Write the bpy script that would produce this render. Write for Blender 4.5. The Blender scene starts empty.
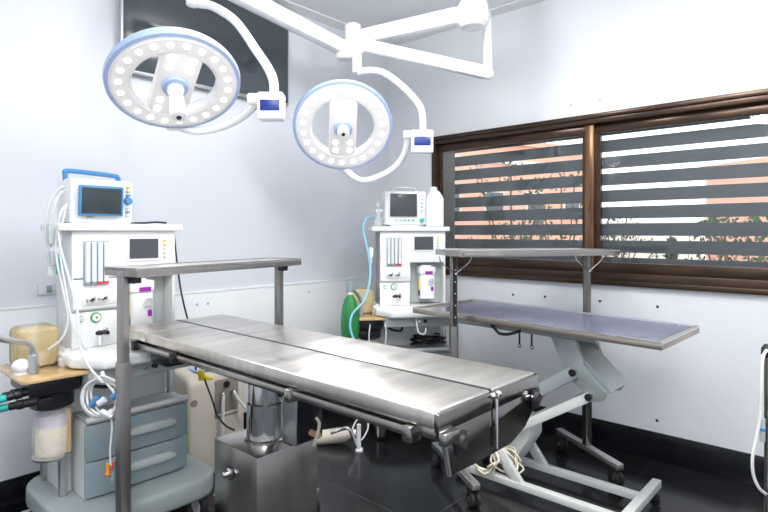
import bpy, bmesh, math, random
from mathutils import Vector, Matrix, Euler
random.seed(7)
C = bpy.context.scene.collection
R = math.radians
CAM_H = 1.4
HEAD = R(42.2)

# ------------------------------------------------------------------ materials
def mat(name, col, rough=0.5, metal=0.0, emit=0.0, ecol=None, noise=0.0, nscale=8.0, stretch=(1,1,1),
        alpha=1.0, trans=0.0, bump=0.0, coat=0.0, ior=1.45, rvar=0.0):
    m = bpy.data.materials.new(name); m.use_nodes = True
    nt = m.node_tree; b = nt.nodes['Principled BSDF']
    b.inputs['Base Color'].default_value = (*col, 1)
    b.inputs['Roughness'].default_value = rough
    b.inputs['Metallic'].default_value = metal
    b.inputs['IOR'].default_value = ior
    b.inputs['Alpha'].default_value = alpha
    b.inputs['Transmission Weight'].default_value = trans
    b.inputs['Coat Weight'].default_value = coat
    b.inputs['Coat Roughness'].default_value = 0.1
    if emit:
        b.inputs['Emission Color'].default_value = (*(ecol or col), 1)
        b.inputs['Emission Strength'].default_value = emit
    if noise or bump or rvar:
        tc = nt.nodes.new('ShaderNodeTexCoord'); mp = nt.nodes.new('ShaderNodeMapping')
        mp.inputs['Scale'].default_value = stretch
        nz = nt.nodes.new('ShaderNodeTexNoise'); nz.inputs['Scale'].default_value = nscale
        nz.inputs['Detail'].default_value = 4
        nt.links.new(tc.outputs['Object'], mp.inputs[0]); nt.links.new(mp.outputs[0], nz.inputs['Vector'])
        if noise:
            cr = nt.nodes.new('ShaderNodeValToRGB')
            cr.color_ramp.elements[0].position = 0.3; cr.color_ramp.elements[1].position = 0.7
            cr.color_ramp.elements[0].color = (*[max(0, c*(1-noise)) for c in col], 1)
            cr.color_ramp.elements[1].color = (*[min(1, c*(1+noise)) for c in col], 1)
            nt.links.new(nz.outputs['Fac'], cr.inputs[0]); nt.links.new(cr.outputs[0], b.inputs['Base Color'])
        if bump:
            bp = nt.nodes.new('ShaderNodeBump'); bp.inputs['Strength'].default_value = bump
            bp.inputs['Distance'].default_value = 0.002
            nt.links.new(nz.outputs['Fac'], bp.inputs['Height']); nt.links.new(bp.outputs[0], b.inputs['Normal'])
        if rvar:
            mr = nt.nodes.new('ShaderNodeMapRange')
            mr.inputs['To Min'].default_value = max(0.02, rough-rvar); mr.inputs['To Max'].default_value = rough+rvar
            nt.links.new(nz.outputs['Fac'], mr.inputs['Value']); nt.links.new(mr.outputs[0], b.inputs['Roughness'])
    return m

M = {}
M['wall'] = mat('painted_wall', (0.66, 0.69, 0.745), 0.45, noise=0.012, nscale=1.5)
M['panel'] = mat('white_wall_panel', (0.80, 0.83, 0.85), 0.32, noise=0.012, nscale=2)
M['wallr'] = mat('painted_wall_right', (0.72, 0.75, 0.785), 0.35, noise=0.015, nscale=1.5)
M['ceil'] = mat('ceiling_paint', (0.86, 0.88, 0.91), 0.7, noise=0.01, nscale=2)
M['black_tile'] = mat('black_tile', (0.008, 0.009, 0.012), 0.16, noise=0.2, nscale=5)
M['white'] = mat('white_plastic', (0.82, 0.83, 0.83), 0.32, noise=0.01, nscale=6)
M['white2'] = mat('off_white_plastic', (0.74, 0.75, 0.74), 0.4, noise=0.015, nscale=6)
M['lampwhite'] = mat('white_lamp_enamel', (0.86, 0.87, 0.89), 0.25, coat=0.3)
M['grey'] = mat('grey_blue_plastic', (0.27, 0.335, 0.37), 0.42, noise=0.03, nscale=10)
M['greyl'] = mat('light_grey_plastic', (0.47, 0.52, 0.52), 0.4, noise=0.03, nscale=8)
M['base'] = mat('base_grey_plastic', (0.36, 0.42, 0.42), 0.35, noise=0.03, nscale=6)
M['recess'] = mat('recess_grey', (0.45, 0.47, 0.48), 0.5, noise=0.03)
M['tray'] = mat('grey_drawer_top', (0.44, 0.46, 0.45), 0.35, noise=0.03)
M['alu'] = mat('aluminium', (0.55, 0.57, 0.59), 0.3, 0.9, rvar=0.06, nscale=20, stretch=(8, 8, 0.5))
M['steel'] = mat('brushed_steel_painted_reflections', (0.70, 0.665, 0.615), 0.31, 1.0, noise=0.15, nscale=3, stretch=(0.5, 5, 1), bump=0.05, rvar=0.07)  # colour bands across the brushed steel are painted reflection streaks
M['steelx'] = mat('brushed_steel_long', (0.78, 0.76, 0.73), 0.34, 1.0, noise=0.03, nscale=6, stretch=(0.4, 9, 1), bump=0.04, rvar=0.06)
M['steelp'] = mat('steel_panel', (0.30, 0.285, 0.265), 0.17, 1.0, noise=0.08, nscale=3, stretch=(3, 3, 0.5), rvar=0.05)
M['steeld'] = mat('dark_steel', (0.42, 0.40, 0.375), 0.24, 1.0, noise=0.08, nscale=5, stretch=(4, 4, 0.4), rvar=0.06)
M['post'] = mat('post_steel', (0.33, 0.32, 0.31), 0.32, 0.85, noise=0.06, nscale=6, stretch=(6, 6, 0.3))
M['postd'] = mat('dark_post_steel', (0.22, 0.205, 0.19), 0.25, 0.9, noise=0.1, nscale=6, stretch=(6, 6, 0.3))
M['chrome'] = mat('chrome', (0.78, 0.78, 0.79), 0.10, 1.0, rvar=0.03, nscale=9)
M['black'] = mat('black_plastic', (0.015, 0.015, 0.018), 0.35, noise=0.1)
M['rubber'] = mat('black_rubber', (0.02, 0.02, 0.022), 0.6, noise=0.1)
M['dglass'] = mat('dark_screen', (0.035, 0.05, 0.055), 0.12, noise=0.05, nscale=3)
M['screen'] = mat('grey_screen', (0.07, 0.075, 0.085), 0.2, noise=0.08, nscale=3)
M['tv'] = mat('tv_glass', (0.045, 0.058, 0.07), 0.10, noise=0.05, nscale=2, coat=0.5)
M['blue'] = mat('blue_trim', (0.06, 0.24, 0.50), 0.35, noise=0.02)
M['pblue'] = mat('pale_blue_trim', (0.38, 0.50, 0.74), 0.3, noise=0.02)
M['dblue'] = mat('deep_blue_display', (0.008, 0.025, 0.17), 0.3, emit=0.12, ecol=(0.01, 0.05, 0.4))
M['purple'] = mat('purple_label', (0.30, 0.01, 0.36), 0.4, noise=0.03)
M['yellow'] = mat('yellow_mark', (0.85, 0.62, 0.03), 0.4, noise=0.03)
M['amber'] = mat('amber_plate', (0.62, 0.42, 0.20), 0.22, noise=0.22, nscale=14, coat=0.4)
M['amberclear'] = mat('amber_clear_plastic', (0.80, 0.66, 0.36), 0.12, alpha=0.38, noise=0.05, nscale=5)
M['clear'] = mat('clear_plastic', (0.80, 0.84, 0.85), 0.08, alpha=0.3, noise=0.02)
M['bellows'] = mat('cream_bellows', (0.85, 0.78, 0.62), 0.5, noise=0.05)
M['lime'] = mat('soda_lime_granules', (0.86, 0.76, 0.60), 0.8, noise=0.1, nscale=60, emit=0.05, ecol=(1, 0.8, 0.5))  # faint warm emission added so the granules seem to glow
M['lilac'] = mat('lilac_granules', (0.60, 0.52, 0.64), 0.8, noise=0.15, nscale=60)
M['tubeglass'] = mat('flow_tube_backing', (0.36, 0.41, 0.45), 0.3, noise=0.1, nscale=5, stretch=(30, 1, 1))
M['flow'] = mat('flow_tube', (0.72, 0.78, 0.82), 0.15, noise=0.05)
M['red'] = mat('red_mark', (0.75, 0.06, 0.08), 0.4, noise=0.03)
M['orange'] = mat('orange_connector', (0.85, 0.30, 0.03), 0.4, noise=0.03)
M['teal'] = mat('teal_rubber', (0.03, 0.42, 0.37), 0.4, noise=0.05)
M['green'] = mat('green_bag', (0.025, 0.21, 0.055), 0.45, noise=0.2, nscale=6, stretch=(8, 8, 0.6))
M['greenm'] = mat('green_ring', (0.05, 0.40, 0.12), 0.4, noise=0.03)
M['hose'] = mat('white_hose', (0.75, 0.76, 0.74), 0.35, noise=0.05, nscale=20)
M['cable'] = mat('grey_white_cable', (0.66, 0.68, 0.69), 0.4, noise=0.03)
M['bhose'] = mat('light_blue_hose', (0.25, 0.58, 0.74), 0.3, noise=0.05)
M['beige'] = mat('beige_plastic', (0.66, 0.60, 0.51), 0.4, noise=0.03, nscale=4)
M['beiged'] = mat('beige_recess', (0.27, 0.24, 0.21), 0.45, noise=0.05)
M['liftw'] = mat('white_steel_paint', (0.66, 0.68, 0.66), 0.35, noise=0.04)
M['liftg'] = mat('grey_green_steel', (0.42, 0.48, 0.48), 0.3, 0.35, noise=0.06, nscale=5)
M['bluetop'] = mat('blue_film_steel', (0.42, 0.45, 0.64), 0.2, 0.7, noise=0.08, nscale=3, stretch=(4, 0.5, 1))
M['rim'] = mat('bronze_rim_steel', (0.45, 0.385, 0.34), 0.3, 0.9, noise=0.1, nscale=6)
M['frame'] = mat('bronze_window_frame', (0.055, 0.032, 0.02), 0.22, 0.5, noise=0.4, nscale=3, stretch=(1, 0.6, 4))
M['frameg'] = mat('gold_brown_mullion', (0.17, 0.095, 0.05), 0.25, 0.6, noise=0.3, nscale=3, stretch=(1, 6, 0.4))
M['jug'] = mat('white_jug_plastic', (0.80, 0.81, 0.82), 0.45, noise=0.02)
M['peach'] = mat('peach_render', (0.80, 0.43, 0.31), 0.8, noise=0.05, nscale=0.5)
M['cream'] = mat('pale_render', (0.82, 0.72, 0.64), 0.8, noise=0.05, nscale=0.5)
M['bwin'] = mat('building_window', (0.10, 0.12, 0.15), 0.2, noise=0.1)
M['leaf'] = mat('tree_leaves', (0.06, 0.10, 0.045), 0.7, noise=0.4, nscale=2)
M['leafy'] = mat('bright_shrub', (0.22, 0.34, 0.06), 0.7, noise=0.3, nscale=2)
M['bark'] = mat('bark', (0.12, 0.09, 0.075), 0.8, noise=0.3)
M['asphalt'] = mat('street_ground', (0.30, 0.29, 0.28), 0.9, noise=0.1, nscale=0.6)
M['led'] = mat('led_lens', (1, 1, 1), 0.3, emit=5, ecol=(1, 0.97, 0.92))
M['ledface'] = mat('led_annulus', (0.62, 0.61, 0.62), 0.25, emit=0.18, ecol=(1, 0.96, 0.93))
M['lampdisc'] = mat('ceiling_lamp_glow', (1, 1, 1), 0.4, emit=7, ecol=(1, 0.98, 0.95))
M['skin_blk'] = mat('black_gloss_panel', (0.012, 0.014, 0.02), 0.12, noise=0.1)

def glass_mat():
    m = bpy.data.materials.new('window_glass'); m.use_nodes = True; nt = m.node_tree
    for n in list(nt.nodes): nt.nodes.remove(n)
    o = nt.nodes.new('ShaderNodeOutputMaterial'); mx = nt.nodes.new('ShaderNodeMixShader')
    t = nt.nodes.new('ShaderNodeBsdfTransparent'); g = nt.nodes.new('ShaderNodeBsdfGlossy')
    g.inputs['Roughness'].default_value = 0.02; t.inputs[0].default_value = (0.93, 0.95, 0.95, 1)
    f = nt.nodes.new('ShaderNodeFresnel'); f.inputs[0].default_value = 1.5
    nt.links.new(f.outputs[0], mx.inputs[0]); nt.links.new(t.outputs[0], mx.inputs[1])
    nt.links.new(g.outputs[0], mx.inputs[2]); nt.links.new(mx.outputs[0], o.inputs[0])
    return m
M['glass'] = glass_mat()
def blind_mat():
    m = bpy.data.materials.new('dark_blind_fabric'); m.use_nodes = True; nt = m.node_tree
    b = nt.nodes['Principled BSDF']; o = nt.nodes['Material Output']
    b.inputs['Base Color'].default_value = (0.12, 0.14, 0.152, 1); b.inputs['Roughness'].default_value = 0.8
    wv = nt.nodes.new('ShaderNodeTexNoise'); wv.inputs['Scale'].default_value = 3
    tc = nt.nodes.new('ShaderNodeTexCoord'); nt.links.new(tc.outputs['Object'], wv.inputs['Vector'])
    t = nt.nodes.new('ShaderNodeBsdfTransparent'); mx = nt.nodes.new('ShaderNodeMixShader')
    mr = nt.nodes.new('ShaderNodeMapRange'); mr.inputs['To Min'].default_value = 0.02; mr.inputs['To Max'].default_value = 0.06
    nt.links.new(wv.outputs['Fac'], mr.inputs['Value']); nt.links.new(mr.outputs[0], mx.inputs[0])
    nt.links.new(b.outputs[0], mx.inputs[1]); nt.links.new(t.outputs[0], mx.inputs[2]); nt.links.new(mx.outputs[0], o.inputs[0])
    return m
M['blind'] = blind_mat()
def floor_mat():
    m = bpy.data.materials.new('black_floor_tiles'); m.use_nodes = True; nt = m.node_tree
    b = nt.nodes['Principled BSDF']
    tc = nt.nodes.new('ShaderNodeTexCoord'); mp = nt.nodes.new('ShaderNodeMapping')
    mp.inputs['Location'].default_value = (0.34, 0.17, 0)
    br = nt.nodes.new('ShaderNodeTexBrick'); br.offset = 0
    br.inputs['Scale'].default_value = 1.0; br.inputs['Brick Width'].default_value = 0.6; br.inputs['Row Height'].default_value = 0.6
    br.inputs['Mortar Size'].default_value = 0.003; br.inputs['Mortar Smooth'].default_value = 0.0
    br.inputs['Color1'].default_value = (0.012, 0.012, 0.014, 1); br.inputs['Color2'].default_value = (0.016, 0.016, 0.018, 1)
    br.inputs['Mortar'].default_value = (0.045, 0.045, 0.045, 1)
    nt.links.new(tc.outputs['Object'], mp.inputs[0]); nt.links.new(mp.outputs[0], br.inputs['Vector'])
    nt.links.new(br.outputs['Color'], b.inputs['Base Color'])
    nz = nt.nodes.new('ShaderNodeTexNoise'); nz.inputs['Scale'].default_value = 2.5; nz.inputs['Detail'].default_value = 5
    mr = nt.nodes.new('ShaderNodeMapRange'); mr.inputs['To Min'].default_value = 0.10; mr.inputs['To Max'].default_value = 0.24
    nt.links.new(tc.outputs['Object'], nz.inputs['Vector']); nt.links.new(nz.outputs['Fac'], mr.inputs['Value'])
    nt.links.new(mr.outputs[0], b.inputs['Roughness'])
    return m
M['floor'] = floor_mat()

# ------------------------------------------------------------------ mesh builder
class B:
    def __init__(s):
        s.bm = bmesh.new(); s.mats = []
    def _mi(s, m):
        if m is None: return 0
        if m not in s.mats: s.mats.append(m)
        return s.mats.index(m)
    def _add(s, t, m, mx=None):
        if mx is not None: bmesh.ops.transform(t, matrix=mx, verts=t.verts)
        i = s._mi(m)
        vm = {v: s.bm.verts.new(v.co) for v in t.verts}
        for f in t.faces:
            try:
                nf = s.bm.faces.new([vm[v] for v in f.verts]); nf.material_index = i; nf.smooth = True
            except ValueError: pass
        t.free(); return s
    def box(s, x0, x1, y0, y1, z0, z1, m=None, bev=0.0, seg=2, mx=None):
        t = bmesh.new(); bmesh.ops.create_cube(t, size=1)
        for v in t.verts:
            v.co = Vector(((x0+x1)/2 + v.co.x*(x1-x0), (y0+y1)/2 + v.co.y*(y1-y0), (z0+z1)/2 + v.co.z*(z1-z0)))
        if bev: bmesh.ops.bevel(t, geom=t.edges[:], offset=bev, segments=seg, affect='EDGES', profile=0.5)
        return s._add(t, m, mx)
    def bar(s, p0, p1, w, h, m=None, bev=0.0, up=(0, 0, 1)):
        """rectangular bar between two points, w sideways, h along up"""
        p0, p1 = Vector(p0), Vector(p1); d = p1-p0; L = d.length; d.normalize()
        x = d.cross(Vector(up))
        if x.length < 1e-5: x = Vector((1, 0, 0))
        x.normalize(); z = x.cross(d)
        mx = Matrix((( x.x, d.x, z.x, p0.x), (x.y, d.y, z.y, p0.y), (x.z, d.z, z.z, p0.z), (0, 0, 0, 1)))
        return s.box(-w/2, w/2, 0, L, -h/2, h/2, m, bev, mx=mx)
    def prism(s, poly, lo, hi, axis='z', m=None, bev=0.0, seg=2, mx=None):
        t = bmesh.new()
        f = {'z': lambda a, b, c: (a, b, c), 'y': lambda a, b, c: (a, c, b), 'x': lambda a, b, c: (c, a, b)}[axis]
        a = [t.verts.new(f(p[0], p[1], lo)) for p in poly]; b = [t.verts.new(f(p[0], p[1], hi)) for p in poly]
        t.faces.new(a); t.faces.new(b[::-1]); n = len(poly)
        for i in range(n): t.faces.new([a[i], b[i], b[(i+1) % n], a[(i+1) % n]])
        bmesh.ops.recalc_face_normals(t, faces=t.faces)
        if bev: bmesh.ops.bevel(t, geom=t.edges[:], offset=bev, segments=seg, affect='EDGES', profile=0.5)
        return s._add(t, m, mx)
    def lathe(s, prof, o=(0, 0, 0), axis=(0, 0, 1), seg=28, m=None, caps=True):
        t = bmesh.new(); rings = []
        for r, z in prof:
            rings.append([t.verts.new((r*math.cos(2*math.pi*k/seg), r*math.sin(2*math.pi*k/seg), z)) for k in range(seg)])
        for a, b in zip(rings, rings[1:]):
            for k in range(seg): t.faces.new([a[k], a[(k+1) % seg], b[(k+1) % seg], b[k]])
        if caps:
            t.faces.new(rings[0][::-1]); t.faces.new(rings[-1])
        bmesh.ops.recalc_face_normals(t, faces=t.faces)
        q = Vector((0, 0, 1)).rotation_difference(Vector(axis).normalized()).to_matrix().to_4x4()
        return s._add(t, m, Matrix.Translation(o) @ q)
    def cyl(s, p0, p1, r, r2=None, seg=20, m=None):
        p0, p1 = Vector(p0), Vector(p1); L = (p1-p0).length; r2 = r if r2 is None else r2
        e = min(r, r2, L/2)*0.15
        return s.lathe([(r-e, 0), (r, e), (r2, L-e), (r2-e, L)], p0, p1-p0, seg, m)
    def ball(s, c, r, m=None, sc=(1, 1, 1), seg=18):
        t = bmesh.new(); bmesh.ops.create_uvsphere(t, u_segments=seg, v_segments=seg//2+2, radius=r)
        return s._add(t, m, Matrix.Translation(c) @ Matrix.Diagonal((*sc, 1)))
    def tube(s, pts, r, m=None, seg=10, smooth=6, closed=False):
        P = [Vector(p) for p in pts]
        if smooth and len(P) > 2:
            Q = []; n = len(P)
            rng = range(n if closed else n-1)
            for i in rng:
                if closed: a, b, c, d = P[(i-1) % n], P[i], P[(i+1) % n], P[(i+2) % n]
                else: a, b, c, d = P[max(i-1, 0)], P[i], P[i+1], P[min(i+2, n-1)]
                for k in range(smooth):
                    u = k/smooth
                    Q.append(0.5*((2*b)+(-a+c)*u+(2*a-5*b+4*c-d)*u*u+(-a+3*b-3*c+d)*u**3))
            if not closed: Q.append(P[-1])
            P = Q
        t = bmesh.new(); n = len(P); rings = []; prev = None
        for i, p in enumerate(P):
            if closed: d = P[(i+1) % n]-P[i-1]
            else: d = P[min(i+1, n-1)]-P[max(i-1, 0)]
            d.normalize()
            if prev is None:
                x = d.cross(Vector((0, 0, 1)))
                if x.length < 0.05: x = d.cross(Vector((1, 0, 0)))
            else: x = prev - d*prev.dot(d)
            x.normalize(); prev = x; y = d.cross(x)
            rings.append([t.verts.new(p + (x*math.cos(2*math.pi*k/seg)+y*math.sin(2*math.pi*k/seg))*r) for k in range(seg)])
        pairs = list(zip(rings, rings[1:]))
        for a, b in pairs:
            for k in range(seg): t.faces.new([a[k], a[(k+1) % seg], b[(k+1) % seg], b[k]])
        if closed:
            a, b = rings[-1], rings[0]
            off = min(range(seg), key=lambda o: (a[0].co-b[o].co).length)
            for k in range(seg): t.faces.new([a[k], a[(k+1) % seg], b[(k+1+off) % seg], b[(k+off) % seg]])
        else:
            t.faces.new(rings[0][::-1]); t.faces.new(rings[-1])
        bmesh.ops.recalc_face_normals(t, faces=t.faces)
        return s._add(t, m)
    def obj(s, name, m=None, parent=None, ang=35):
        me = bpy.data.meshes.new(name); s.bm.to_mesh(me); s.bm.free()
        for x in (s.mats or [m]): me.materials.append(x)
        me.set_sharp_from_angle(angle=R(ang))
        o = bpy.data.objects.new(name, me); C.objects.link(o)
        if parent: o.parent = parent
        return o

def tag(o, label, cat, group=None, kind=None):
    if label: o['label'] = label
    if cat: o['category'] = cat
    if group: o['group'] = group
    if kind: o['kind'] = kind
    return o
def struct(name, b, m, parent=None):
    o = b.obj(name, m, parent)
    if not parent: o['kind'] = 'structure'
    return o
def thing(name, label, cat, loc=(0, 0, 0), rz=0, group=None, rot=None):
    o = bpy.data.objects.new(name, None); C.objects.link(o); o.location = loc
    o.rotation_euler = rot if rot is not None else (0, 0, rz)
    o.empty_display_size = 0.1
    return tag(o, label, cat, group)
def dup(root, loc, rz, label, cat=None):
    r = root.copy(); C.objects.link(r); r.location = loc; r.rotation_euler = (0, 0, rz); r['label'] = label
    for ch in list(root.children):
        c = ch.copy(); C.objects.link(c); c.parent = r
        for g in list(ch.children):
            d = g.copy(); C.objects.link(d); d.parent = c
    return r
def P(x, y, d):
    """world point at pixel (x,y) of the photograph's frame and depth d (used to take positions off the photo)"""
    l = (x-384)/547*d; c, s = math.cos(HEAD), math.sin(HEAD)
    return Vector((d*c+l*s, d*s-l*c, CAM_H-d*(y-232)/547))

# ------------------------------------------------------------------ room shell
XR, YB, ZC = 3.617, 3.22, 3.04
XL, YF = -1.3, -1.2
WY0, WY1, WZ0, WZ1 = 0.137, 2.735, 1.076, 2.16
struct('floor', B().box(XL-.2, XR+.2, YF-.2, YB+.2, -0.1, 0), M['floor'])
struct('ceiling', B().box(XL-.2, XR+.2, YF-.2, YB+.2, ZC, ZC+.1), M['ceil'])
struct('wall_back', B().box(XL-.2, XR+.2, YB, YB+.2, 0, ZC), M['wall'])
struct('wall_left', B().box(XL-.2, XL, YF, YB, 0, ZC), M['wall'])
struct('wall_front', B().box(XL-.2, XR+.2, YF-.2, YF, 0, ZC), M['wall'])
b = B()
b.box(XR, XR+.2, YF, WY0, 0, ZC).box(XR, XR+.2, WY1, YB, 0, ZC).box(XR, XR+.2, WY0, WY1, 0, WZ0).box(XR, XR+.2, WY0, WY1, WZ1, ZC)
struct('wall_right', b, M['wallr'])
struct('trim_1', B().box(XL, XR, YB-.012, YB, 0.17, 1.017, bev=0.003).box(XL, XR, YB-.016, YB, 1.012, 1.022), M['panel'])
struct('baseboard_back', B().box(XL, XR, YB-.022, YB, 0, 0.17, bev=0.003), M['black_tile'])
struct('baseboard_right', B().box(XR-.012, XR, YF, YB-.022, 0, 0.17, bev=0.003), M['black_tile'])
# cornice where walls meet the ceiling
struct('trim_2', B().prism([(YB, ZC-.012), (YB, ZC), (YB-.11, ZC), (YB-.11, ZC-.008)], XL, XR, 'x'), M['white'])
struct('trim_3', B().prism([(XR, ZC-.012), (XR, ZC), (XR-.11, ZC), (XR-.11, ZC-.008)], YF, YB-.11, 'y'), M['white'])

# window: frame, mullion, sash frames, panes
win = struct('window_1', B()
    .box(XR-.02, XR+.10, WY0-.0, WY1, WZ1-.045, WZ1, bev=.004).box(XR-.02, XR+.10, WY0, WY1, WZ0, WZ0+.06, bev=.004)
    .box(XR-.02, XR+.10, WY0, WY0+.045, WZ0+.06, WZ1-.045, bev=.004).box(XR-.02, XR+.10, WY1-.045, WY1, WZ0+.06, WZ1-.045, bev=.004)
    .box(XR-.035, XR-.02, WY0-.01, WY1+.01, WZ1-.012, WZ1+.018, bev=.003)
    .box(XR-.035, XR-.02, WY0-.01, WY1+.01, WZ0-.02, WZ0+.012, bev=.003), M['frame'])
YM = 1.436
struct('window_mullion', B().box(XR+.0, XR+.06, YM-.03, YM+.03, WZ0+.06, WZ1-.045, bev=.005).box(XR-.012, XR, YM-.008, YM+.008, 1.55, 1.62, bev=.003), M['frameg'], win)
for y0, y1, n in ((YM+.03, WY1-.045, 0), (WY0+.045, YM-.03, 1)):
    sx = XR+.012 if n == 0 else XR+.03
    struct('window_sash', B().box(sx, sx+.03, y0, y1, WZ1-.105, WZ1-.045, bev=.003).box(sx, sx+.03, y0, y1, WZ0+.06, WZ0+.125, bev=.003)
           .box(sx, sx+.03, y0, y0+.02, WZ0+.125, WZ1-.105).box(sx, sx+.03, y1-.035, y1, WZ0+.125, WZ1-.105), M['frame'], win)
    struct('side_strip', B().box(sx+.017, sx+.025, y1-.15, y1-.02, WZ0+.125, WZ1-.105), M['beiged'], win) if n == 0 else None
    struct('window_pane', B().box(sx+.012, sx+.016, y0+.02, y1-.035, WZ0+.125, WZ1-.105), M['glass'], win)
# striped roller blinds hung behind the panes
for y0, y1, lab in ((YM+.02, WY1-.11, 'dark striped day-night roller blind behind the left window pane'),
                    (WY0+.02, YM-.02, 'dark striped day-night roller blind behind the right window pane')):
    t = thing('roller_blind', lab, 'blind', (XR+.13, (y0+y1)/2, WZ1-.06), 0)
    h = (y1-y0)/2; bb = B(); z0 = -(WZ1-.06)
    edges = [WZ1-.06]
    for k in range(9):
        zc = 2.035-.1125*k
        bb.box(-.0012, .0012, -h, h, zc+.016+z0, edges[-1]+z0); edges.append(zc-.016)
    bb.box(-.0012, .0012, -h, h, WZ0+.01+z0, edges[-1]+z0)
    bb.obj('blind_fabric', M['blind'], t)
    B().cyl((0, -h, 0.018), (0, h, 0.018), .022).obj('roller_tube', M['black'], t)
    B().box(-.008, .008, -h, h, WZ0+.0+z0, WZ0+.02+z0, bev=.003).obj('bottom_bar', M['black'], t)

# small wall fittings
k = 0
for (px, py, wall, lab) in ((513, 294.6, 'R', 'small dark screw plug under the window, leftmost of its row on the white wall'),
        (545, 296.7, 'R', 'small dark screw plug on white wall, second from the left under the window'),
        (600, 301, 'R', 'small dark screw plug on white wall just right of the shelf stand post'),
        (657.5, 306.7, 'R', 'small dark screw plug on white wall above the right end of the blue-topped table'),
        (657, 420.6, 'R', 'small dark screw plug low on white wall above the black skirting'),
        (571, 105, 'R', 'small pale screw plug on wall above the window, left one of two'),
        (600, 100, 'R', 'small pale screw plug on wall above the window, right one of two'),
        (197, 304.5, 'B', 'small pale screw plug on white panel under the steel overshelf, left one'),
        (208, 303.5, 'B', 'small pale screw plug on white panel under the steel overshelf, right one'),
        (309, 292, 'B', 'small pale screw plug on white panel right of the steel overshelf')):
    u = P(px, py, 1)-Vector((0, 0, CAM_H))
    dd = (XR/u.x) if wall == 'R' else ((YB-.012)/u.y)
    p = Vector((0, 0, CAM_H))+u*dd
    ax = (-1, 0, 0) if wall == 'R' else (0, -1, 0)
    dark = wall == 'R' and py > 150
    o = B().lathe([(.009, 0), (.009, .002), (.006, .004), (.003, .0045)], (0, 0, 0), ax, 14).obj('screw_plug', M['rubber'] if dark else M['recess'])
    o.location = p - Vector(ax)*.001; tag(o, lab, 'screw plug', 'screw plugs on the walls')
p = Vector((0, 0, CAM_H)) + (P(46, 289, 1)-Vector((0, 0, CAM_H)))*(YB/(P(46, 289, 1).y))
t = thing('wall_socket', 'small grey wall socket low on wall left of the large anaesthesia machine', 'socket', p)
B().box(-.04, .04, -.012, 0, -.03, .03, bev=.004).obj('cover_plate', M['wall'], t)
B().box(.0, .025, -.015, -.012, -.018, .018, bev=.001).obj('switch', M['grey'], t)

# wall television
t = thing('television', 'large black flat television on the back wall behind the left surgical lamp', 'television', (1.875, YB, 2.31))
B().box(-.59, .59, -.06, -.03, 0, .69, bev=.006).obj('casing', M['alu'], t)
B().box(-.578, .578, -.063, -.058, .016, .678, bev=.001).obj('screen', M['tv'], t)
B().box(-.2, .2, -.03, 0, .2, .5, bev=.004).obj('wall_bracket', M['black'], t)

# ------------------------------------------------------------------ anaesthesia machine
def caster(parent, x, y, r=.055, white=True, top=.12, w=.04, name='caster'):
    f = B().box(x-.024, x+.024, y-.02, y+.045, r+.03, top, bev=.008).cyl((x, y, top-.01), (x, y, top+.005), .02).obj(name, M['white2'] if white else M['black'], parent)
    wb = B().lathe([(r*.9, 0), (r, .006), (r, w-.006), (r*.9, w)], (x-w/2, y, r+.001), (1, 0, 0), 28, M['rubber'])
    wb.lathe([(r*.66, -.003), (r*.7, 0), (r*.7, w), (r*.66, w+.003)], (x-w/2, y, r+.001), (1, 0, 0), 24, M['white'] if white else M['black'])
    wb.obj('wheel', None, f)
    return f
def rr(x0, x1, y0, y1, r, n=5):
    out = []
    for cx, cy, a in ((x1-r, y1-r, 0), (x0+r, y1-r, 90), (x0+r, y0+r, 180), (x1-r, y0+r, 270)):
        for k in range(n+1):
            q = R(a+90*k/n); out.append((cx+r*math.cos(q), cy+r*math.sin(q)))
    return out

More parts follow.
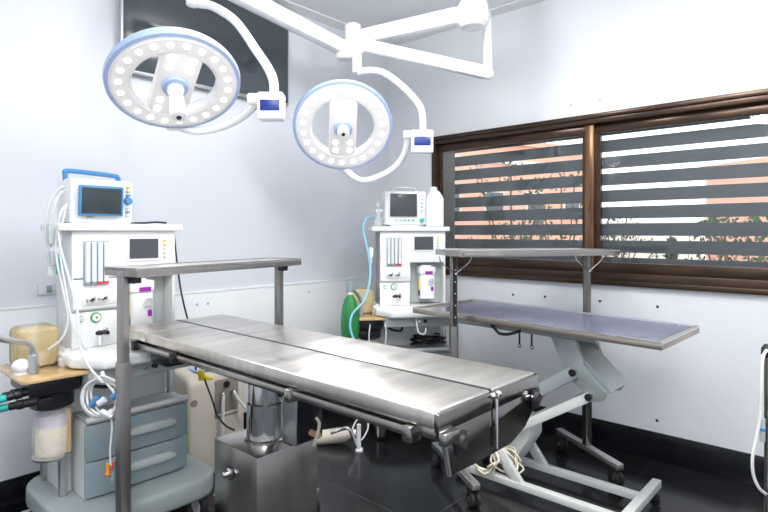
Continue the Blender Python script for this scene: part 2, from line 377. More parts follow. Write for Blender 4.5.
def make_machine():
    t = thing('anaesthesia_machine', 'tall white anaesthesia machine with grey drawers at the left, partly behind the steel shelf stand', 'medical machine', (1.084, 2.6, 0), 0, 'white anaesthesia machines')
    # base
    B().prism(rr(-.33, .37, -.23, .42, .13), .13, .235, 'z', bev=.025, seg=3).obj('wheel_base', M['base'], t)
    for x, y in ((-.25, -.12), (.30, -.12), (-.25, .34), (.30, .34)): caster(t, x, y, .06, True, .14)
    # cabinet and drawers
    B().box(-.20, .265, -.045, .34, .235, .57, M['white2'], .006).box(-.20, .27, -.07, .34, .565, .585, M['tray'], .008).box(-.20, .27, -.072, -.05, .575, .595, M['white2'], .006).obj('drawer_cabinet', None, t)
    for z0, z1 in ((.245, .397), (.403, .56)):
        d = B().prism([(-.203, -.045), (.268, -.045), (.268, -.058), (.2, -.074), (-.135, -.074), (-.203, -.058)], z0, z1, 'z', bev=.006).obj('drawer', M['grey'], t)
        zc = z0+.085
        B().prism([(-.03, 0), (-.02, .012), (.0, .02), (.17, .02), (.19, .012), (.20, 0), (.19, -.012), (.17, -.016), (.0, -.016), (-.02, -.01)], -.094, -.066, 'y', bev=.006, mx=Matrix.Translation((0, 0, zc))).obj('drawer_handle', M['greyl'], d)
    # rear column
    B().box(-.225, .235, .10, .36, .57, .80, bev=.01).obj('rear_panel', M['white2'], t)
    B().box(-.243, -.203, .10, .32, .235, .80, bev=.003).obj('side_panel', M['white2'], t)
    for x0 in (-.262, .235): B().box(x0, x0+.03, .06, .095, .235, .84, bev=.004).obj('side_rail', M['alu'], t)
    B().box(-.262, -.235, .30, .34, .235, .84, bev=.004).obj('side_rail', M['alu'], t)
    # control strip under worktop
    cs = B().box(-.235, .25, -.19, .3, .765, .838, bev=.01).obj('control_strip', M['greyl'], t)
    for x, m_ in ((-.005, 'chrome'), (.04, 'black')):
        B().cyl((x, -.19, .803), (x, -.21, .803), .012, .01, m=M[m_]).obj('control_knob', None, cs)
    # worktop
    B().prism([(-.285, .30), (-.285, -.13), (-.20, -.265), (.20, -.265), (.265, -.2), (.265, .30)], .835, .885, 'z', bev=.014, seg=3).obj('worktop', M['white'], t)
    # body
    body = B()
    body.box(-.235, .235, .12, .20, .88, 1.405, M['white2'], .01)           # back block
    body.box(-.235, -.225, .01, .20, .88, 1.4, M['white2'], .003)
    body.box(.225, .24, .01, .20, .88, 1.4, M['white2'], .003)
    body.prism([(-.235, .885), (-.02, .885), (-.02, 1.045), (-.235, 1.045)], .005, .12, 'y', M['white'], bev=.006)
    body.prism([(.02, 1.045), (-.012, 1.06), (-.012, 1.145), (.02, 1.165), (.12, 1.165), (.12, 1.045)], -.235, -.02, 'x', M['white'], bev=.005)
    body.box(-.235, .235, .0, .12, 1.185, 1.405, M['white'], .006)
    body.box(-.235, -.02, .0, .12, 1.15, 1.20, M['white'], .004)
    body.obj('body', None, t)
    B().box(-.198, -.025, -.016, -.008, 1.075, 1.135, bev=.002).obj('gauge_panel', M['white2'], t)
    # top shelf
    B().box(-.295, .262, -.03, .22, 1.405, 1.438, bev=.008, seg=3).obj('top_shelf', M['white'], t)
    # flow meter bank
    fb = B().box(-.19, -.08, -.004, .001, 1.162, 1.362, bev=.003).obj('flow_meter_window', M['tubeglass'], t)
    for i in range(4):
        x = -.174+i*.026
        B().cyl((x, -.012, 1.17), (x, -.012, 1.355), .0105, m=M['flow']).cyl((x, -.013, 1.168), (x, -.013, 1.18), .0108, m=M['red'] if i > 1 else M['grey']).obj('flow_tube', None, fb)
    # display
    sc = B().box(.0, .155, -.006, .0, 1.262, 1.372, bev=.004).obj('display_bezel', M['white'], t)
    B().box(.009, .146, -.008, -.004, 1.275, 1.368).obj('display', M['screen'], sc)
    for i, m_ in enumerate(('yellow', 'yellow', 'greyl', 'greyl', 'greyl')):
        B().box(.172, .187, -.005, .0, 1.352-i*.02, 1.362-i*.02, bev=.001).obj('button', M[m_], t)
    # recess back plate for vaporizer
    B().box(-.018, .224, .10, .122, .89, 1.18).obj('recess_plate', M['greyl'], t)
    # knobs / gauges
    for x, z, r, m_ in ((-.165, 1.105, .017, 'chrome'), (-.115, 1.105, .017, 'chrome')):
        B().lathe([(r+.003, 0), (r+.003, .006), (r, .008), (r*.8, .028), (r*.6, .03)], (x, -.014, z), (0, -1, 0), 20, M[m_]).lathe([(r*.35, 0), (r*.35, .004)], (x, -.044, z), (0, -1, 0), 12, M['black']).obj('knob', None, t)
    for x, z, r in ((-.198, 1.018, .013), (-.136, 1.018, .023)):
        B().lathe([(r, 0), (r, .008), (r*.85, .012)], (x, .006, z), (0, -1, 0), 24, M['greenm']).lathe([(r*.75, 0), (r*.75, .003)], (x, -.005, z), (0, -1, 0), 24, M['white']).lathe([(r*.18, 0), (r*.18, .004)], (x, -.007, z), (0, -1, 0), 8, M['black']).obj('pressure_gauge', None, t)
    B().lathe([(.022, 0), (.022, .012), (.016, .016), (.016, .03), (.012, .034)], (-.106, .006, .952), (0, -1, 0), 20, M['chrome']).cyl((-.106, -.03, .952), (-.106, -.055, .952), .009, m=M['black']).obj('outlet_knob', None, t)
    B().ball((-.138, -.05, .955), .016, M['black'], (1.2, .8, .7)).cyl((-.138, -.05, .95), (-.138, -.05, .90), .007, m=M['white']).obj('suction_switch', None, t)
    # breathing circuit assembly on left
    B().prism(rr(-.47, -.20, -.19, .20, .03), .815, .83, 'z', bev=.004).obj('circuit_plate', M['amber'], t)
    B().box(-.43, -.235, -.13, .14, .745, .814, M['black'], .012).box(-.26, -.20, -.05, .10, .76, .80, M['black'], .006).obj('valve_block', None, t)
    B().lathe([(.068, .665), (.082, .675), (.084, .735), (.075, .748)], (-.315, -.01, 0), m=M['black']).box(-.40, -.345, -.11, -.09, .69, .73, M['black'], .004).obj('canister_head', None, t)
    cn = B().lathe([(.070, .455), (.073, .462), (.073, .664)], (-.315, -.01, 0), m=M['clear'], caps=False).lathe([(.05, .448), (.07, .452), (.074, .462), (.06, .466)], (-.315, -.01, 0), m=M['alu']).obj('absorbent_canister', None, t)
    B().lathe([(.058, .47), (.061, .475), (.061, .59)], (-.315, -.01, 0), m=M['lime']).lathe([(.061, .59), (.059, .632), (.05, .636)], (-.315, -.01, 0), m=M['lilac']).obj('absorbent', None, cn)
    B().cyl((-.265, -.05, .47), (-.265, -.05, .655), .012, m=M['amber']).obj('canister_rod', None, cn)
    bh = B().prism(rr(-.435, -.275, .0, .16, .045, 6), .832, 1.0, 'z', bev=.02, seg=3).obj('bellows_housing', M['amberclear'], t)
    for z in (.85, .868, .886):
        pass
    B().lathe([(.066, .835), (.074, .842), (.066, .849), (.074, .856), (.066, .863), (.074, .87), (.06, .878)], (-.355, .08, 0), m=M['bellows']).obj('bellows', None, bh)
    B().cyl((-.40, -.07, .83), (-.40, -.07, .905), .020, .018, m=M['alu']).tube([(-.40, -.07, .895), (-.402, -.07, .925), (-.425, -.075, .955), (-.47, -.09, .972), (-.52, -.10, .992), (-.555, -.11, 1.01)], .0125, M['alu']).obj('bag_arm', None, t)
    B().lathe([(.03, .83), (.034, .838), (.034, .86), (.026, .868), (.03, .88), (.02, .888)], (-.26, -.02, 0), m=M['white2']).cyl((-.26, -.02, .888), (-.26, -.02, .90), .012, m=M['white2']).obj('pressure_valve', None, t)
    B().ball((-.435, -.045, .862), .034, M['white'], (1, 1, .85)).cyl((-.435, -.045, .83), (-.435, -.045, .84), .03, m=M['white2']).obj('valve_dome', None, t)
    for i, (y, z) in enumerate(((-.12, .775), (-.075, .765), (-.15, .735))):
        p0 = Vector((-.40, y+.01, z)); d = Vector((-.88, .1+.18*i, -.14)).normalized()
        bb = B().cyl(p0, p0+d*.05, .017, m=M['black'])
        bb.cyl(p0+d*.05, p0+d*.075, .019, m=M['black']).cyl(p0+d*.075, p0+d*.10, .015, m=M['black']).cyl(p0+d*.10, p0+d*.165, .014, .016, m=M['teal'])
        bb.obj('hose_port', None, t)
    B().tube([(-.20, -.06, .76), (-.17, -.10, .735), (-.11, -.12, .73), (-.10, -.1, .76)], .008, M['black']).obj('sensor_lead', None, t)
    return t
m1 = make_machine()
RZ2 = R(-37.8)
O2 = (2.99, 2.436)
machine2 = dup(m1, (O2[0], O2[1], 0), RZ2, 'white anaesthesia machine in the far corner, left of the window')
def m2(x, y, z):
    c, s = math.cos(RZ2), math.sin(RZ2)
    return Vector((O2[0]+x*c-y*s, O2[1]+x*s+y*c, z))
def m1p(x, y, z): return Vector((1.084+x, 2.6+y, z))

# vaporizers hang in the recess of each machine
def make_vaporizer():
    t = thing('vaporizer', 'white vaporizer with purple labels on the left machine, seen between shelf post and steel table', 'vaporizer', m1p(.065, .03, .945), 0, 'white and purple vaporizers')
    B().prism(rr(-.05, .058, -.05, .055, .022), 0, .17, 'z', bev=.006).box(-.03, .045, .05, .07, .02, .2, bev=.004).obj('housing', M['white'], t)
    B().prism(rr(-.058, .062, -.055, .058, .024), .17, .225, 'z', M['white'], bev=.008).cyl((0, 0, .225), (0, 0, .235), .04, .036, m=M['white2']).obj('control_dial', None, t)
    B().box(-.018, .036, -.06, -.053, .175, .195, bev=.001).obj('purple_band', M['purple'], t)
    B().cyl((.022, -.045, .125), (.022, -.066, .125), .019, m=M['chrome']).box(.0, .045, -.062, -.045, .1, .118, M['white2'], .004).obj('filler_cap', None, t)
    B().box(.024, .042, -.055, -.048, .055, .085, bev=.001).obj('purple_tag', M['purple'], t)
    B().box(-.056, -.05, -.03, -.0, .06, .14, M['yellow'], .001).box(-.056, -.05, -.03, 0, 0.02, .06, M['black'], .001).obj('level_gauge', None, t)
    return t
v1 = make_vaporizer()
dup(v1, m2(.10, .03, .93), RZ2, 'white vaporizer with purple labels in the recess of the far corner machine')

# patient monitor on machine 1
mx_ = Matrix.Rotation(R(-6), 4, 'X')
t = thing('patient_monitor', 'white patient monitor with blue handle and blue screen border on the left machine', 'monitor', m1p(-.11, .08, 1.438), R(2))
B().prism([(-.08, .0), (-.09, .19), (-.06, .20), (.06, .20), (.085, .17), (.085, 0)], -.135, .135, 'x', M['white'], bev=.012, seg=3).obj('housing', None, t)
sc = B().box(-.112, .078, -.107, -.091, .04, .175, M['blue'], .004, mx=Matrix.Translation((0, .0, 0)) @ Matrix.Rotation(R(4), 4, 'X') ).obj('screen_border', None, t)
B().box(-.102, .068, -.1095, -.1, .05, .165, M['dglass'], .001, mx=Matrix.Rotation(R(4), 4, 'X')).obj('screen', None, sc)
hd = B().tube([(-.125, .0, .19), (-.127, .0, .222), (-.118, .0, .234), (.0, .0, .231), (.085, .0, .226), (.102, .0, .218), (.106, .0, .19)], .011, M['blue'], smooth=4).obj('carry_handle', None, t)
B().cyl((.108, -.082, .105), (.108, -.107, .105), .018, .016, m=M['blue']).obj('control_dial', None, t)
for i, m_ in enumerate(('yellow', 'greyl', 'blue', None, None, 'greyl', 'blue', 'greyl')):
    if m_: B().box(.099, .115, -.1, -.075, .165-i*.019, .172-i*.019, M[m_], .001, mx=Matrix.Translation((0, -.008 if i < 4 else .0, 0))).obj('button', None, t)
B().box(-.07, -.045, -.093, -.08, .022, .028, M['greyl']).obj('badge', None, t)
# patient monitor on machine 2
o = m2(-.05, .10, 1.438)
t = thing('patient_monitor', 'white patient monitor with low grey handle and teal dial on the far corner machine', 'monitor', o, RZ2+R(3))
B().prism([(-.07, .012), (-.08, .25), (.07, .25), (.09, .2), (.08, .012)], -.15, .15, 'x', M['white'], bev=.012, seg=3).box(-.11, .11, -.06, .06, 0, .014, M['white2'], .003).obj('housing', None, t)
B().box(-.115, .08, -.086, -.07, .072, .232, M['screen'], .003).obj('screen', None, t)
B().tube([(-.09, .0, .245), (-.085, .0, .272), (-.04, .0, .28), (.05, .0, .28), (.09, .0, .272), (.095, .0, .245)], .009, M['greyl'], smooth=4).obj('carry_handle', None, t)
B().cyl((.118, -.06, .045), (.118, -.092, .045), .015, m=M['teal']).obj('control_dial', None, t)
for i in range(5): B().box(-.075+i*.03, -.06+i*.03, -.082, -.07, .04, .05, M['teal'] if i > 1 else M['greyl'], .001).obj('button', None, t)
for i in range(5): B().box(.112, .121, -.086, -.07, .215-i*.027, .224-i*.027, M['teal'] if i in (2, 3) else M['greyl'], .001).obj('button', None, t)

# white jug beside monitor 2
t = thing('plastic_jug', 'tall white plastic jug on top of the far corner machine beside its monitor', 'jug', m2(.172, .10, 1.438), RZ2)
B().prism([(-.065, 0), (.07, 0), (.07, .205), (.045, .245), (.03, .262), (-.022, .262), (-.045, .23), (-.065, .19)], -.05, .05, 'y', bev=.012, seg=3).obj('jug_body', M['jug'], t)
B().lathe([(.028, .258), (.029, .262), (.029, .285), (.024, .289)], (.002, 0, 0), m=M['white']).obj('cap', None, t)
# clear parts on shelf 2
t = thing('water_trap', 'small clear and white sensor fitting standing left of the far monitor', 'sensor', m2(-.235, .08, 1.438), RZ2)
B().lathe([(.03, 0), (.034, .01), (.034, .05), (.02, .06), (.018, .1), (.022, .13), (.012, .14)], m=M['clear']).obj('clear_cup', None, t)
B().cyl((0, 0, .14), (0, 0, .17), .014, m=M['white2']).box(-.02, .03, -.015, .015, .1, .12, M['white2'], .004).obj('white_cap', None, t)

# green breathing bag hanging from arm end of machine 2
e = m2(-.465, -.185, 1.04)
for ch in list(machine2.children):
    if ch.name.startswith(('bag_arm', 'hose_port')): bpy.data.objects.remove(ch)
B().cyl((-.385, -.10, .83), (-.385, -.10, .905), .018, m=M['alu']).tube([(-.385, -.10, .895), (-.385, -.11, .925), (-.39, -.13, .955), (-.43, -.15, 1.01), (-.455, -.175, 1.045)], .012, M['alu']).obj('bag_arm', None, machine2)
t = thing('breathing_bag', 'long green rubber breathing bag hanging from the left arm of the far corner machine', 'breathing bag', e)
B().cyl((0, 0, -.03), (0, 0, .03), .022, m=M['grey']).cyl((0, 0, -.055), (0, 0, -.028), .016, m=M['white2']).obj('bag_mount', None, t)
B().lathe([(.018, -.05), (.034, -.075), (.05, -.12), (.06, -.19), (.062, -.26), (.056, -.33), (.044, -.38), (.025, -.40)], m=M['green'], seg=14).obj('bag', None, t, ang=20)
def cable(name, label, cat, pts, r, m, smooth=6, extra=None, group=None, seg=8):
    P0 = Vector(pts[0]); bb = B().tube([Vector(p)-P0 for p in pts], r, M[m], seg=seg, smooth=smooth)
    o = bb.obj(name, None); o.location = P0
    return tag(o, label, cat, group)
cable('oxygen_hose', 'light blue hose looping beside the green breathing bag', 'hose', [m2(-.25, .14, 1.50), m2(-.31, .12, 1.50), m2(-.345, .05, 1.42), m2(-.33, -.02, 1.3), m2(-.31, -.05, 1.12), m2(-.37, -.20, .96), m2(-.46, -.26, .87), m2(-.47, -.28, .76), m2(-.40, -.28, .62), m2(-.36, -.26, .55)], .0075, 'bhose')
cable('sample_line', 'thin grey tube hanging from the far machine beside its blue hose', 'hose', [m2(-.34, -.24, .80), m2(-.35, -.26, .7), m2(-.31, -.27, .60), m2(-.26, -.26, .62), m2(-.235, -.24, .72), m2(-.24, -.22, .80)], .004, 'cable')
# white probe parts on left side of machine 2
o = B().cyl((0, 0, 0), (0, 0, .05), .014, .018, m=M['white']).ball((0, 0, .055), .02, M['white2']).cyl((0, 0, -.05), (0, 0, 0), .006, m=M['hose']).obj('sensor_probe', None)
o.location = m2(-.30, -.01, 1.22); tag(o, 'white sensor probe hanging at upper left side of the far corner machine', 'probe')
# black coiled cable on drawer top of machine 2
pts = []
for i in range(60):
    a = i*.55; r_ = .085+.02*math.sin(i*1.3)
    pts.append(m2(.11+r_*1.25*math.cos(a), .0+r_*.8*math.sin(a), .60+.012+.0009*i+.006*math.sin(i*.9)))
cable('coiled_cable', 'coil of black cable lying on the drawer top of the far corner machine', 'cable', pts, .006, 'black', smooth=2)
cable('hanging_hook', 'white hose loop under the worktop of the far corner machine', 'hose', [m2(-.03, -.22, .83), m2(-.03, -.27, .76), m2(-.015, -.28, .735), m2(.015, -.28, .735), m2(.025, -.27, .77)], .006, 'hose')
cable('gas_hose', 'light blue hose behind the post of the shelf stand by the window', 'hose', [m2(.30, .0, .84), m2(.32, -.02, .74), m2(.30, -.02, .66), m2(.28, .0, .58)], .008, 'bhose')

# monitor leads bundle on machine 1
bundle = [
 ('bundle of pale patient monitor leads arching off the left side of the left monitor', [(72,186,2.44),(60,188,2.4),(52,198,2.38),(47,215,2.36),(45,240,2.36),(49,262,2.36),(54,270,2.36)], .006),
 ('pale patient monitor lead, second outermost loop beside the left monitor', [(73,190,2.44),(62,192,2.38),(55,205,2.36),(51,225,2.35),(51,250,2.35),(56,268,2.35)], .005),
 ('pale patient monitor lead hanging close beside the left machine down to its amber plate', [(73,200,2.44),(61,212,2.34),(56,240,2.33),(57,262,2.33),(64,295,2.32),(68,320,2.32),(62,338,2.3),(48,350,2.28)], .005),
 ('long white tube running from the left monitor down to the coiled breathing hoses', [(72,205,2.43),(60,225,2.34),(60,245,2.32),(70,282,2.28),(78,315,2.24),(80,345,2.14),(88,365,2.08),(101,381,2.08)], .005),
 ('pale tube hanging straight down the left edge of the left machine', [(71,195,2.43),(64,215,2.35),(60,250,2.34),(66,290,2.30),(73,325,2.26),(86,350,2.2)], .004)]
for lab, pts, r_ in bundle:
    cable('monitor_lead', lab, 'cable', [P(*p) for p in pts], r_, 'cable', group='pale monitor leads')
t = thing('sensor_connector', 'silver and white sensor connector cluster hanging among the leads at left', 'sensor', P(53, 258, 2.34))
B().cyl((0, 0, -.03), (0, 0, .03), .018, .022, m=M['chrome']).ball((.015, 0, .03), .022, M['white2']).obj('connector_body', None, t)
B().cyl((-.012, 0, -.075), (-.005, 0, -.02), .012, m=M['clear']).cyl((.02, 0, -.07), (.018, 0, .0), .009, m=M['teal']).obj('connector_tip', None, t)
t = thing('sensor_connector', 'pale grey sensor clip hanging above the silver connector at left', 'sensor', P(52, 235, 2.34))
B().box(-.016, .016, -.012, .012, -.04, .04, M['greyl'], .006).obj('clip_body', None, t)
B().box(.016, .028, -.01, .01, -.02, .05, M['white2'], .004).obj('clip_jaw', None, t)
cable('power_cord', 'short black cord at lower left side of the left patient monitor', 'cable', [P(73,205,2.45), P(68,210,2.42), P(67,217,2.42), P(70,221,2.42), P(75,221.5,2.44)], .005, 'black')
cable('power_cord', 'short black cord lying on the left machine top right of its monitor', 'cable', [m1p(.07, .12, 1.444), m1p(.10, .14, 1.444), m1p(.15, .14, 1.446), m1p(.20, .13, 1.45), m1p(.24, .10, 1.446)], .005, 'black')
cable('power_cord', 'black cord hanging between the left machine and the steel overshelf', 'cable', [P(174,232,3.1), P(177,262,3.05), P(180,285,3.0), P(184,305,2.98), P(190,330,2.98), P(196,370,3.0)], .005, 'black')

# coiled breathing hoses hanging under worktop of machine 1
t = thing('breathing_hose', 'coil of clear white breathing hose hanging in front of the left machine drawers', 'hose', P(103, 398, 2.13))
U = Vector((math.sin(HEAD), -math.cos(HEAD), 0)); Wv = Vector((math.cos(HEAD), math.sin(HEAD), 0))
pts = []
for i in range(62):
    a = i*2*math.pi/15 + math.pi/2; r_ = .050+.009*math.sin(i*.8)+.007*(i//15)
    pts.append(U*(r_*math.cos(a)) + Vector((0, 0, 1))*(1.25*r_*math.sin(a)) + Wv*(.012*math.sin(i*.5)) )
B().tube(pts, .005, M['hose'], smooth=3, seg=8).obj('hose_coil', None, t)
B().tube([Vector((0, 0, .06)), Vector((.002, 0, .085)), Vector((0, .01, .10))], .008, M['white']).obj('hanging_clip', None, t)
bb = B()
for (u, z, m_, r_) in ((-.02, .0, 'blue', .010), (-.032, -.018, 'blue', .010), (.052, .012, 'blue', .012), (.0, -.01, 'white', .013), (.03, -.055, 'white', .012)):
    p = U*u+Vector((0, 0, z))-Wv*.012
    bb.cyl(p-U*.012+Vector((0, 0, -.008)), p+U*.014+Vector((0, 0, .008)), r_, m=M[m_])
bb.cyl(U*.0+Vector((0, 0, -.045))-Wv*.015, U*.045+Vector((0, 0, -.068))-Wv*.015, .010, m=M['white'])
bb.obj('hose_fittings', None, t)
B().tube([U*.03+Vector((0, 0, -.06)), U*.035+Vector((0, 0, -.12)), U*.028+Vector((0, 0, -.2)), U*.03+Vector((0, 0, -.26))], .004, M['hose']).obj('hose_tail', None, t)
t = thing('gas_connector', 'small cluster of orange, red and grey connectors dangling before the lower left drawer', 'connector', P(111, 470, 2.14))
B().cyl((-.012, 0, -.01), (-.010, 0, .03), .008, m=M['orange']).ball((-.012, 0, -.012), .010, M['orange']).obj('orange_connector', None, t)
B().cyl((.0, -.005, -.0), (.012, -.005, .03), .006, m=M['red']).obj('red_connector', None, t)
B().cyl((.006, .0, -.045), (.008, 0, .01), .009, m=M['grey']).cyl((.018, -.005, -.03), (.012, -.005, .02), .007, m=M['teal']).obj('grey_connector', None, t)

# ------------------------------------------------------------------ stainless surgery table (near)
TX0, TX1, TY0, TY1, TZ = 1.02, 1.52, .768, 2.488, .98
t = thing('surgery_table', 'stainless steel surgery table on a boxed column, nearest and largest table', 'table', (1.27, 1.76, 0))
def L(x, y, z=0): return (x-1.27, y-1.76, z)
def half(x0, x1, y0, y1):
    a = L(x0, y0); c = L(x1, y1)
    return B().box(a[0], c[0], a[1], c[1], TZ-.042, TZ, bev=.006, seg=3)
half(TX0, 1.268, TY0, 2.26).obj('tabletop_panel', M['steel'], t)
half(TX0, 1.268, 2.264, TY1).obj('tabletop_panel', M['steel'], t)
half(1.274, TX1, TY0, TY1).obj('tabletop_panel', M['steel'], t)
B().box(-.0045, .0065, L(0, TY0+.002)[1], L(0, TY1-.002)[1], TZ-.03, TZ+.0006).obj('seam_strip', M['black'], t)
a = L(TX0+.02, TY0+.01); c = L(TX1-.02, TY1-.02)
B().box(a[0], c[0], a[1], c[1], TZ-.075, TZ-.043, bev=.004).obj('support_frame', M['steeld'], t)
for x in (TX0-.006, TX1-.002):
    a = L(x, TY0+.06); B().box(a[0], a[0]+.008, a[1], L(0, TY1-.12)[1], TZ-.072, TZ-.05, bev=.002).obj('side_rail', M['steeld'], t)
for yy in (2.36, 2.02, 1.3, .84):
    a = L(TX0-.012, yy); B().box(a[0]-.004, a[0]+.04, a[1]-.014, a[1]+.014, TZ-.085, TZ-.045, M['black'] if yy > 1.5 else M['steeld'], .004).obj('rail_clamp', None, t)
# dark mechanism box below the head end
a = L(1.06, 2.16); B().box(a[0], a[0]+.22, a[1], a[1]+.15, .845, .905, bev=.006).obj('tilt_mechanism', M['skin_blk'], t)
# column
co = L(1.27, 1.775)
B().lathe([(.068, .60), (.072, .605), (.072, .74), (.066, .745), (.066, .90)], (co[0], co[1], 0), m=M['chrome'], seg=40).lathe([(.082, .598), (.082, .606), (.074, .61)], (co[0], co[1], 0), m=M['steeld'], seg=40).box(co[0]-.12, co[0]+.12, co[1]-.2, co[1]+.2, .88, .91, M['steeld'], .004).obj('column', None, t)
B().box(co[0]+.03, co[0]+.062, co[1]-.075, co[1]-.05, .76, .86, bev=.003).obj('column_bracket', M['black'], t)
a = L(1.13, 1.63); c = L(1.41, 1.915)
B().box(a[0], c[0], a[1], c[1], .03, .60, bev=.005).obj('base_housing', M['steeld'], t)
B().box(a[0]-.12, c[0]+.02, a[1]-.2, c[1]+.2, 0.0, .03, bev=.006).obj('foot_plate', M['steeld'], t)
B().lathe([(.02, 0), (.02, .008), (.012, .012), (.012, .03), (.007, .034)], (a[0], a[1]+.17, .50), (-1, 0, 0), m=M['chrome']).lathe([(.026, 0), (.026, .004)], (a[0], a[1]+.17, .50), (-1, 0, 0), m=M['black']).obj('side_knob', None, t)
# motor housing beside the column
a = L(1.285, 1.60)
B().box(a[0], a[0]+.13, a[1]+.006, a[1]+.09, .602, .90, M['alu'], .003).box(a[0]+.006, a[0]+.125, a[1]-.0, a[1]+.012, .61, .895, M['skin_blk'], .003).obj('motor_housing', None, t)
B().cyl((a[0]+.065, a[1]-.0, .64), (a[0]+.065, a[1]-.05, .64), .012, m=M['amber']).obj('brass_fitting', None, t)
B().tube([(a[0]+.055, a[1]-.03, .60), (a[0]+.055, a[1]-.055, .66), (a[0]+.06, a[1]-.055, .69), (a[0]+.068, a[1]-.03, .70)], .006, M['bellows']).obj('release_lever', None, t)
# end panel
a = L(0, TY0-.012)[1]
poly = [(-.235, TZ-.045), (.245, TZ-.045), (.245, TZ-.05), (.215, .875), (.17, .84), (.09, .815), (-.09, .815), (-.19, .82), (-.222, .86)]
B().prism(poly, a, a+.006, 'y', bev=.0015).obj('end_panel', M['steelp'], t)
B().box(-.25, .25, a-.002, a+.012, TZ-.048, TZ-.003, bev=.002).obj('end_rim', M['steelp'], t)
B().cyl((-.004, a-.008, TZ-.02), (-.004, a-.008, .83), .005, m=M['chrome']).obj('hinge_rod', None, t)
for dx in (-.02, .008): B().ball((dx, a-.008, TZ-.008), .008, M['chrome']).obj('hinge_bolt', None, t)
for dx, zz in ((-.17, .895), (.215, .915)):
    B().cyl((dx, a, zz), (dx, a-.012, zz), .015, m=M['chrome']).cyl((dx, a-.010, zz), (dx, a-.022, zz), .019, .015, m=M['rubber']).box(dx-.012, dx+.03, a-.008, a, zz-.035, zz+.02, M['black'], .003).obj('clamp_knob', None, t)
B().bar((-.236, a-.004, .925), (-.212, a-.004, .825), .010, .006, M['alu']).obj('panel_edge_rod', None, t)
B().box(-.25, -.19, a-.02, a, .905, .935, bev=.004).obj('end_bracket', M['steeld'], t)

# ------------------------------------------------------------------ shelf stands
def make_stand(name, label, p1, p2, sz, y0, y1, x0, x1, wires, feet, shelfm):
    p1 = Vector((*p1, 0)); p2 = Vector((*p2, 0)); dlt = p2-p1; Ln = dlt.length
    t = thing(name, label, 'shelf stand', p1, math.atan2(dlt.y, dlt.x))
    th = .032
    s = B().box(x0, Ln+x1, y0, y1, sz-.008, sz-.002, M['steelx'])
    s.box(x0, Ln+x1, y0, y0+.006, sz-th, sz+.002, shelfm, .002).box(x0, Ln+x1, y1-.006, y1, sz-th, sz+.002, shelfm, .002)
    s.box(x0, x0+.006, y0, y1, sz-th, sz+.002, shelfm, .002).box(Ln+x1-.006, Ln+x1, y0, y1, sz-th, sz+.002, shelfm, .002)
    s.obj('shelf', None, t)
    w = .017; pm = M['postd'] if wires else M['post']
    for i, x in enumerate((0, Ln)):
        zj = .88 if wires else .90
        B().box(x-w, x+w, -w, w, .12, sz-.008, pm, .003).box(x-w-.0035, x+w+.0035, -w-.0035, w+.0035, .12, zj, pm, .003).box(x-w+.004, x+w-.008, -w-.0045, -w+.001, zj+.002, sz-.04, M['black'] if wires and i == 0 else pm).obj('post', None, t)
        if wires and i == 0:
            for k in range(5): B().cyl((x, -w-.003, zj+.05+k*.065), (x, -w-.006, zj+.05+k*.065), .003, m=M['white']).obj('post_hole', None, t)
        if wires:
            for s_ in (-1, 1):
                B().tube([(x+s_*.008, -w-.006, 1.175), (x+s_*.035, -w-.006, 1.195), (x+s_*.085, -w-.006, 1.235), (x+s_*.095, -w-.006, 1.268)], .003, M['chrome'], smooth=3).obj('wire_brace', None, t)
            B().cyl((x, -w-.004, 1.17), (x, -w-.014, 1.17), .006, m=M['chrome']).obj('brace_bolt', None, t)
        else:
            B().box(x-w-.002+(.03 if i == 0 else 0), x+w+(.03 if i == 0 else 0), -w-.03, -w+.01, sz-.06, sz-.03, bev=.003).obj('shelf_clamp', M['black'], t)
        f0, f1 = feet
        B().box(x-.022, x+.022, f0, f1, .10, .132, bev=.003).obj('foot_bar', M['steelx'], t)
        for yy in (f0+.035, f1-.035):
            f = B().box(x-.026, x+.026, yy-.01, yy+.03, .07, .10, M['black'], .004).obj('caster', None, t)
            B().lathe([(.035, 0), (.04, .004), (.04, .018), (.035, .022)], (x-.026, yy, .041), (1, 0, 0), 24, M['rubber']).lathe([(.035, 0), (.04, .004), (.04, .018), (.035, .022)], (x+.004, yy, .041), (1, 0, 0), 24, M['rubber']).cyl((x-.027, yy, .041), (x+.027, yy, .041), .016, m=M['steeld']).obj('wheel', None, f)
    return t
make_stand('shelf_stand', 'steel shelf stand straddling the head end of the near surgery table', (.883, 2.152), (1.726, 2.296), 1.262, -.10, .11, -.01, .06, False, (-.25, .17), M['post'])
make_stand('shelf_stand', 'steel shelf stand on black casters beside the window over the blue-topped table', (2.504, 1.749), (3.23, 1.295), 1.30, -.2, .2, -.03, .07, True, (-.29, .29), M['steeld'])

# ------------------------------------------------------------------ lift table with blue top
t = thing('lift_table', 'blue-topped steel lift table with scissor arm and white wheeled base under the window', 'table', (2.785, 1.38, 0))
def Q(x, y, z=0): return (x-2.785, y-1.38, z)
top = [Q(2.603, 2.124), Q(2.466, .671), Q(3.025, .655), Q(3.203, 2.077)]
p2d = [(q[0], q[1]) for q in top]
ctr = Vector((sum(q[0] for q in p2d)/4, sum(q[1] for q in p2d)/4))
def inset(k): return [tuple(ctr+(Vector(q)-ctr)*(1-k) if not isinstance(k, tuple) else (ctr.x+(q[0]-ctr.x)*(1-k[0]), ctr.y+(q[1]-ctr.y)*(1-k[1]))) for q in p2d]
B().prism(p2d, .905, .934, 'z', M['rim'], bev=.003).obj('tabletop', None, t)
rb = B()
ins = inset((.06, .025))
for i in range(4):
    j = (i+1) % 4
    rb.prism([p2d[i], p2d[j], ins[j], ins[i]], .93, .94, 'z', M['steelx'])
rb.obj('raised_rim', None, t)
